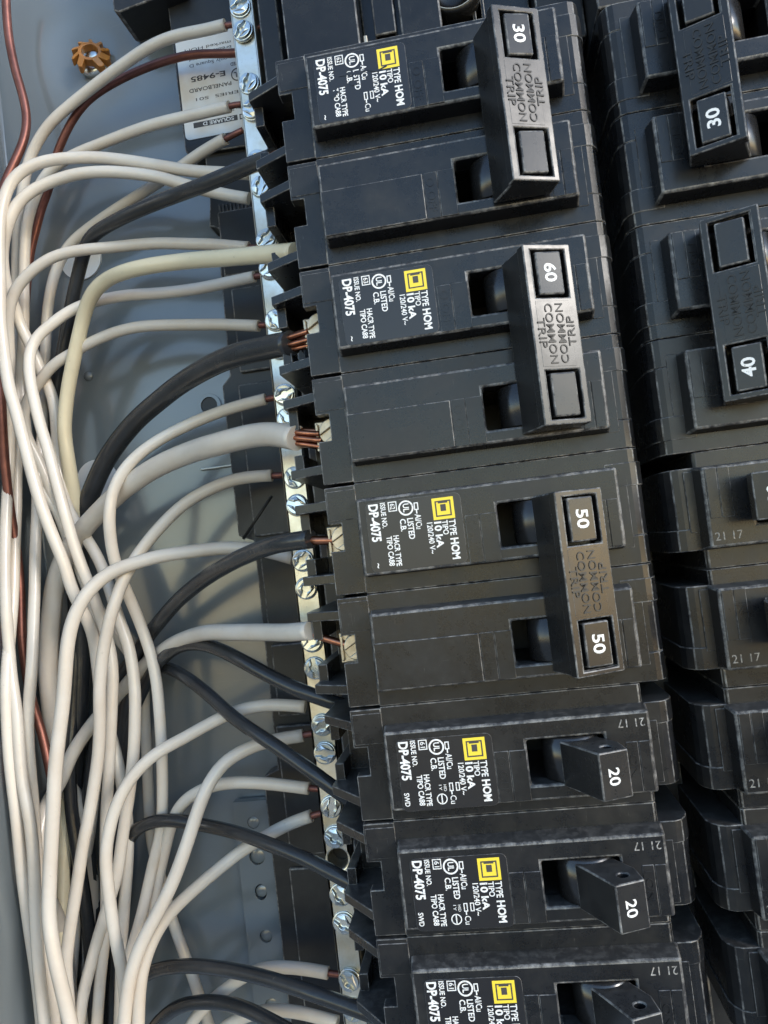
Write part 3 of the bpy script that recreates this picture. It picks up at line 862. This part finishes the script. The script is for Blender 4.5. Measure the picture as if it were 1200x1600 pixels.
# ================================================================ wires
def catmull(P, step=1.6):
    out = []
    n = len(P)
    for i in range(n - 1):
        p0, p1, p2, p3 = P[max(i - 1, 0)], P[i], P[i + 1], P[min(i + 2, n - 1)]
        t0 = 0.0
        def kn(a_, b_, t_): return t_ + max(1e-4, (b_ - a_).length) ** 0.5
        if i == 0: p0 = p1 * 2 - p2
        if i + 2 > n - 1: p3 = p2 * 2 - p1
        t1 = kn(p0, p1, t0); t2 = kn(p1, p2, t1); t3 = kn(p2, p3, t2)
        ns = max(2, int((p2 - p1).length / step))
        for k in range(ns):
            t_ = t1 + (t2 - t1) * k / ns
            a1 = p0 * ((t1 - t_) / (t1 - t0)) + p1 * ((t_ - t0) / (t1 - t0))
            a2 = p1 * ((t2 - t_) / (t2 - t1)) + p2 * ((t_ - t1) / (t2 - t1))
            a3 = p2 * ((t3 - t_) / (t3 - t2)) + p3 * ((t_ - t2) / (t3 - t2))
            b1 = a1 * ((t2 - t_) / (t2 - t0)) + a2 * ((t_ - t0) / (t2 - t0))
            b2 = a2 * ((t3 - t_) / (t3 - t1)) + a3 * ((t_ - t1) / (t3 - t1))
            out.append(b1 * ((t2 - t_) / (t2 - t1)) + b2 * ((t_ - t1) / (t2 - t1)))
    out.append(P[-1])
    return out
def smooth(P, it=3):
    for _ in range(it):
        P = [P[0]] + [(P[i - 1] + P[i] * 2 + P[i + 1]) / 4 for i in range(1, len(P) - 1)] + [P[-1]]
    return P
def path(spec):
    """'x,y,w x,y ...' in picture pixels with heights; missing heights are interpolated"""
    raw = [tuple(float(q) for q in s_.split(',')) for s_ in spec.split()]
    ws = [r_[2] if len(r_) > 2 else None for r_ in raw]
    kn = [i for i, q in enumerate(ws) if q is not None]
    P = []
    for i, r_ in enumerate(raw):
        if ws[i] is None:
            lo_ = max(k for k in kn if k < i); hi_ = [k for k in kn if k > i]
            hi_ = hi_[0] if hi_ else lo_
            w_ = ws[lo_] if hi_ == lo_ else ws[lo_] + (ws[hi_] - ws[lo_]) * (i - lo_) / (hi_ - lo_)
        else: w_ = ws[i]
        p = at(r_[0], r_[1], w_)
        while p.x < -140.5 and w_ < -20:
            w_ += 0.5; p = at(r_[0], r_[1], w_)
        P.append(p)
    return P
def wire(label, mat, dia, spec, tip=None, tipmat='copper_old', strands=0, group='white wires', end=None, thin=0.26):
    """first point = terminal end; tip = pixel path of the bared conductor ahead of the insulation"""
    P = smooth(catmull(path(spec)), 4)
    # small natural unevenness
    ph = random.uniform(0, 50)
    P = [p + Vector((noise.noise(Vector((i * 0.055, ph, 0))), noise.noise(Vector((i * 0.055, ph, 9))), 0.6 * noise.noise(Vector((i * 0.055, ph, 5))))) * 0.5 for i, p in enumerate(P)]
    o = tuple(P[-1])
    R = [dia / 2] * len(P)
    m = MB(); 
    if tip is None:
        m.tube(P, R, 12)
        ob = m.build('wire', mat, o=o)
        return tag(ob, label, 'wire', group)
    root = thing('wire', o, label, 'wire', group)
    m.tube(P, R, 12); m.build('insulation', mat, root)
    T = path(tip) if end is None else [Vector(end)]
    T = [P[2] * 1.0] + T if len(T) else T
    tp = catmull(T, 1.0)
    if strands:
        for k in range(strands):
            m = MB(); an = 2 * PI * k / strands
            off = Vector((0.15 * math.cos(3 * an), math.cos(an), math.sin(an))) * dia * 0.26
            m.tube([q + off * (1 + 0.25 * i / len(tp)) for i, q in enumerate(tp)], [dia * 0.11] * len(tp), 7); m.build('strand', tipmat, root)
    else:
        m = MB(); m.tube(tp, [dia * thin] * len(tp), 10); m.build('conductor', tipmat, root)
    return root

BE = -57.0   # height at which the wires enter the side of the bar
WH = 3.6
wire('white wire with bared tip at the top end of the neutral bar, above the sticker', 'wwhite', WH,
     '353,40,-57 320,49 276,58 240,71,-60 200,96 160,124 120,155,-68 83,188 65,212 48,245,-72 37,290 30,335 27,370,-76 26,420 28,500 30,580,-78 28,640 26,705 25,780 23,850 21,930,-70 16,1000 12,1062 15,1175,-58 25,1275 35,1375 46,1450 58,1530 70,1640,-52',
     '360,39,-57 372,38,-57 424,46,-57 426,46,-57')
wire('bare copper wire passing under the neutral bar and across the white sticker', 'copper_old', 2.7,
     '440,78,-60 404,79 360,84 300,86,-66 260,94 220,108 180,128,-70 140,156 112,192 96,224,-74 86,248 76,296 66,320,-78 56,360 48,392 44,430,-80 38,520 36,620 34,720,-80', group='bare copper wires')
wire('bare copper wire bending at the upper left corner beside the side wall', 'copper_old', 3.0,
     '10,-30,-74 10,0 14,60 24,110 36,150 42,185,-74 37,220 22,255 6,290,-70 -4,340 -6,420 -4,520 2,620,-60 6,720 16,800 26,857,-66 32,920 36,1015 48,1090 66,1150,-66 78,1205 90,1250,-64', group='bare copper wires')
wire('white wire whose bared tip enters the bar across the middle of the sticker', 'wwhite', WH,
     '358,167,-57 320,175 280,184 240,194,-62 200,208 160,224 120,240,-68 88,258 68,280 52,316,-72 42,352 38,392 37,440,-74 38,490 37,525 34,560 33,600,-76 38,650 46,700 56,730 67,762,-72 85,790 97,815 110,850 125,890,-74 140,930 155,1000 160,1080 155,1180,-78 140,1300 120,1420 105,1640,-78',
     '368,164,-57 378,163,-57')
wire('white wire with long bared tip entering the bar just below the sticker', 'wwhite', WH,
     '352,217,-58 320,236 288,258 262,276,-66 237,292 200,315 162,340,-72 135,360 112,380 96,405,-76 84,437 76,475 73,500,-77 72,525 70,562 68,600,-78 67,625 68,650 66,682,-74 62,705 59,740 58,780 58,810,-68 56,860 54,920 51,985 48,1050,-58 45,1100 45,1150 50,1230 55,1290,-56 60,1380 66,1460 78,1540 90,1640,-54',
     '364,211,-57 380,203,-57')
wire('white wire arching highest over the black wire near the bar, left loop', 'wwhite', 3.75,
     '388,272,-57 350,271 300,269,-58 250,260 200,251 150,246,-60 112,247 75,251 45,261,-58 22,277 9,300 2,325,-56 -1,350 -2,400 -1,450 0,500,-55 8,560 15,605 25,640,-54 37,687 50,737 65,790,-54 82,837 100,882 112,922,-58 126,950 140,977 147,1005,-62 152,1045 158,1095 170,1140,-66 184,1190 194,1240 200,1290,-66 200,1340 196,1400 193,1450 190,1520 186,1640,-66')
wire('white wire looping just under the highest arch and passing behind the black wire', 'wwhite', 3.75,
     '389,311,-57 350,304 320,297,-57 287,288 250,277 212,271,-58 162,268 120,272 80,284,-60 50,297 27,317 14,345,-58 6,375 4,400 7,430,-62 14,455 25,482 32,507,-68 45,532 55,555 64,578,-70 75,600 84,628 88,665 90,700,-70 92,735 98,772 108,802,-68 121,820 135,842 150,865 162,890,-66 171,915 180,945 190,975,-64 201,1005 209,1045 212,1085 211,1130,-62 208,1180 203,1225 197,1275 190,1325,-62 184,1368 172,1405 160,1445 150,1478,-62 140,1515 130,1552 116,1640,-60')
wire('white wire with dark bared tip entering the bar above the cream wire', 'wwhite', 3.6,
     '389,387,-57 333,382 290,381,-58 250,380 215,382 175,386,-60 125,391 87,400 60,415,-60 37,435 22,455 14,480,-62 12,505 14,530 17,570,-66 17,620 16,660 14,700,-66 12,760 9,830 8,900 10,960,-60 14,1010 17,1050 27,1125,-54 36,1220 45,1275 52,1362,-50 57,1450 62,1525 74,1640,-48',
     '398,387,-57 410,388,-57')
wire('pinkish white wire with bared tip entering the bar right below the cream wire', 'wwhite', 3.6,
     '397,433,-57 354,441 300,451,-60 250,458 200,462 150,471,-64 120,480 100,491 75,510,-62 55,527 46,545 44,565,-60 47,595 54,627 62,662,-58 75,705 87,750 100,795,-57 112,837 127,882 137,907,-60 150,940 163,980 172,1010,-64 177,1045 176,1090 174,1130,-62 172,1165 169,1225 166,1287 165,1350,-64 166,1400 164,1460 157,1525 150,1640,-64',
     '404,431,-57 420,429,-57')
wire('white wire entering the bar just above the thick black wire', 'wwhite', 3.6,
     '405,508,-57 354,507 292,508,-60 250,509 212,512 175,521,-64 137,537 112,552 87,567,-66 70,585 58,602 46,620,-68 38,640 38,665 46,690,-70 60,715 70,740 79,762,-72 92,802 107,842 121,878 135,912,-76 150,945 170,975 190,1005,-78 210,1032 222,1062 226,1125,-79 229,1200 233,1275 238,1320,-79 250,1362 258,1395 270,1440,-79 287,1490 300,1525 312,1560 326,1600 338,1640,-78',
     '406,508,-57 418,508,-57')
wire('cream coloured wire curving to the second pole of the topmost left breaker', 'wcream', 4.6,
     '462,396,-14 440,398 417,400,-20 354,404 292,408,-40 229,417 190,427 165,439,-54 146,456 135,478 128,505,-62 121,535 114,570 108,600,-66 103,640 101,675 104,700,-68 109,735 114,765 118,790,-72 122,840 125,900 124,980,-80 118,1080 108,1200 100,1350 95,1500 95,1640,-80', group='large wires on breakers')
wire('white wire entering the bar above the thick white wire, bending down at the middle', 'wwhite', 3.6,
     '415,624,-57 375,634 340,645,-57 300,661 250,686 212,713,-52 188,741 174,775 171,812,-51 174,848 180,880 188,902,-57 197,925 210,955 225,992,-64 238,1032 245,1070 248,1110,-64 250,1150 252,1200 254,1260,-66 251,1305 240,1350 228,1400,-66 217,1445 205,1485 196,1530 186,1640,-66',
     '420,623,-57 432,621,-57')
wire('thickest white wire with stripped copper strands at the breaker marked 60', 'wwhite', 6.3,
     '464,684,-15 430,678 396,680,-26 333,696 300,707,-42 262,722 225,741 187,768,-58 155,800 135,822 110,856,-68 95,884 86,910 80,950,-72 76,1000 75,1050 79,1090,-72 84,1128 92,1170 105,1220,-78 120,1265 130,1310 138,1360,-80 142,1420 140,1500 132,1640,-80',
     'x', 'copper', 7, 'large wires on breakers', (-25.0, vc(4) - 0.6, -13.5))
wire('white wire with bared tip entering the bar beneath the thickest white wire', 'wwhite', 3.75,
     '424,744,-57 400,745 369,748 324,764,-57 288,786 252,822 225,855,-56 205,884 190,913 177,950,-52 166,992 158,1037 155,1085,-52 156,1125 154,1175 147,1225,-54 137,1285 130,1320 122,1375,-55 114,1430 108,1475 105,1512,-56 108,1560 112,1640,-58',
     '432,743,-57 444,742,-57')
wire('white wire running behind the black wire of the breaker marked 50, then straight down', 'wwhite', 4.1,
     '458,874,-57 420,864 396,860,-57 350,858 315,861,-56 280,865 247,870 212,880,-52 175,893 150,912 132,933,-48 117,962 107,1000 102,1050,-46 98,1100 92,1150 87,1200,-45 84,1260 81,1320 78,1375,-44 76,1430 80,1465 88,1508,-42 98,1550 114,1620 120,1640,-42')
wire('white wire ending at the second pole of the breaker marked 50', 'wwhite', 4.6,
     '486,985,-15 450,988 427,988,-26 390,988 360,988,-38 330,988 306,992,-52 275,1004 248,1022,-69 218,1048 195,1074 178,1095,-74 155,1118 136,1142 118,1168,-74 104,1195 92,1226 74,1252,-72 65,1285 61,1320 63,1352,-72 70,1385 80,1412 92,1440,-72 102,1480 108,1530 112,1640,-72',
     'x', 'copper', 0, 'large wires on breakers', (-24.5, vc(6) + 0.8, -13), 0.2)
wire('white wire entering the bar above the first single breaker, looping left', 'wwhite', 3.7,
     '477,1105,-57 425,1102 375,1110,-57 325,1132 285,1155 250,1174,-54 222,1197 198,1227 181,1262,-52 171,1300 166,1337 168,1375,-52 172,1415 177,1450 184,1482,-54 191,1515 196,1560 196,1640,-58')
wire('white wire with bared tip bending sharply down in front of the lower bundle', 'wwhite', 3.9,
     '474,1149,-57 425,1157 395,1166 372,1177,-55 348,1193 332,1213 320,1236,-50 308,1268 297,1305 285,1342,-47 270,1382 255,1412 240,1440,-46 222,1472 209,1505 200,1545,-45 194,1600 192,1640,-45',
     '482,1147,-57 494,1145,-57')
wire('white wire with bared tip curling down behind the lower black wire', 'wwhite', 3.7,
     '483,1232,-57 425,1227 375,1224,-58 340,1226 310,1236 287,1252,-62 273,1274 263,1305 255,1340,-68 247,1375 238,1420 226,1465,-70 212,1530 203,1640,-70',
     '490,1232,-57 502,1233,-57')
wire('white wire with bared tip crossing the punched strip diagonally', 'wwhite', 3.75,
     '487,1275,-57 450,1287 425,1299,-58 380,1325 340,1358 300,1393,-54 270,1422 250,1448 236,1475,-49 224,1510 218,1550 215,1640,-46',
     '496,1272,-57 508,1269,-57')
wire('white wire with bared tip entering the bar near the bottom of the picture', 'wwhite', 3.7,
     '514,1521,-57 475,1514 437,1511,-58 412,1514 388,1523 360,1541,-66 335,1560 315,1580 298,1600 285,1640,-72',
     '518,1521,-57 534,1523,-57')
wire('white wire lowest on the neutral bar at the bottom picture edge', 'wwhite', 3.7,
     '527,1596,-57 480,1583 445,1578,-60 412,1580 380,1590 350,1606 330,1640,-72')
# black wires
wire('black wire slanting across the bar to the topmost left breaker', 'wblack', 4.4,
     '428,247,-20 405,255 380,265,-28 320,289 280,304,-44 240,319 200,336 170,351,-58 150,363 137,378 129,400,-66 122,430 114,465 106,510,-72 99,550 92,590 86,630,-76 84,700 90,800 110,900,-82 118,1000 118,1100,-82 112,1200 112,1300 122,1420 130,1640,-82',
     '436,244,-18 446,241,-17', 'copper', 4, 'black wires')
wire('thickest black wire with splayed copper strands at the breaker marked 60', 'wblack', 6.2,
     '455,536,-15 417,544 375,554,-28 333,569 292,592,-46 250,625 208,662,-62 180,697 160,730,-70 146,762 134,792,-74 127,840 125,920 127,1000,-80 125,1100 118,1200,-80 112,1300 125,1420 142,1640,-80',
     'x', 'copper', 6, 'black wires', (-25.0, vc(3) - 0.8, -13.5))
wire('black wire with bared copper tip at the first pole of the breaker marked 50', 'wblack', 4.7,
     '488,843,-14 462,847 441,851,-20 396,864 351,884,-40 315,906 279,938,-59 252,970 229,998,-71 214,1022 197,1045 180,1070,-76 160,1110 145,1180 138,1280,-80 145,1400 152,1500 158,1640,-80',
     'x', 'copper', 0, 'black wires', (-24.5, vc(5) + 0.4, -13), 0.24)
wire('black wire curving down to the first single breaker beneath the white wire', 'wblack', 4.0,
     '548,1106,-36 524,1099,-34 500,1091 472,1081,-34 427,1060 382,1035,-42 345,1016 310,1006 280,1010,-60 258,1026 238,1050 220,1085,-74 200,1130 188,1200 180,1300,-80 175,1450 172,1640,-80', group='black wires')
wire('black wire sloping steeply to the second single breaker across the back plate', 'wblack', 4.0,
     '572,1262,-36 546,1247,-34 520,1229 500,1214,-34 450,1179 400,1145,-44 360,1116 324,1083,-58 288,1057 256,1044,-71 232,1045,-75 212,1060 200,1090,-74 190,1140 186,1220 184,1320,-80 186,1450 184,1640,-80', group='black wires')
wire('black wire crossing the punched strip to the last single breaker', 'wblack', 4.0,
     '612,1418,-36 590,1406,-34 560,1388 530,1370,-34 475,1340 425,1320,-44 375,1302 325,1290,-58 275,1282 240,1283 214,1294,-64 200,1316 190,1350,-74 182,1420 178,1520 175,1640,-78', group='black wires')
wire('black wire second from the bottom picture edge, under the lowest breaker', 'wblack', 4.2,
     '610,1594,-36 575,1582,-34 540,1569 500,1555,-38 425,1530 350,1515,-54 290,1508 245,1514,-66 215,1532 203,1565 195,1640,-74', group='black wires')
wire('lowest black wire, leaving the picture at the bottom edge', 'wblack', 4.2,
     '480,1625,-40 425,1596,-50 387,1578 350,1567,-60 312,1565 280,1571 257,1586,-68 240,1606 226,1640,-74', group='black wires')
wire('black wire deep in the lower bundle between white wires', 'wblack', 4.4,
     '126,850,-80 124,940,-80 120,1040 114,1130,-78 108,1200,-76 112,1270 122,1330 132,1400,-74 140,1480 146,1560 150,1640,-74', group='black wires')

for o_ in list(bpy.data.objects):
    if '_o' in o_: del o_['_o']
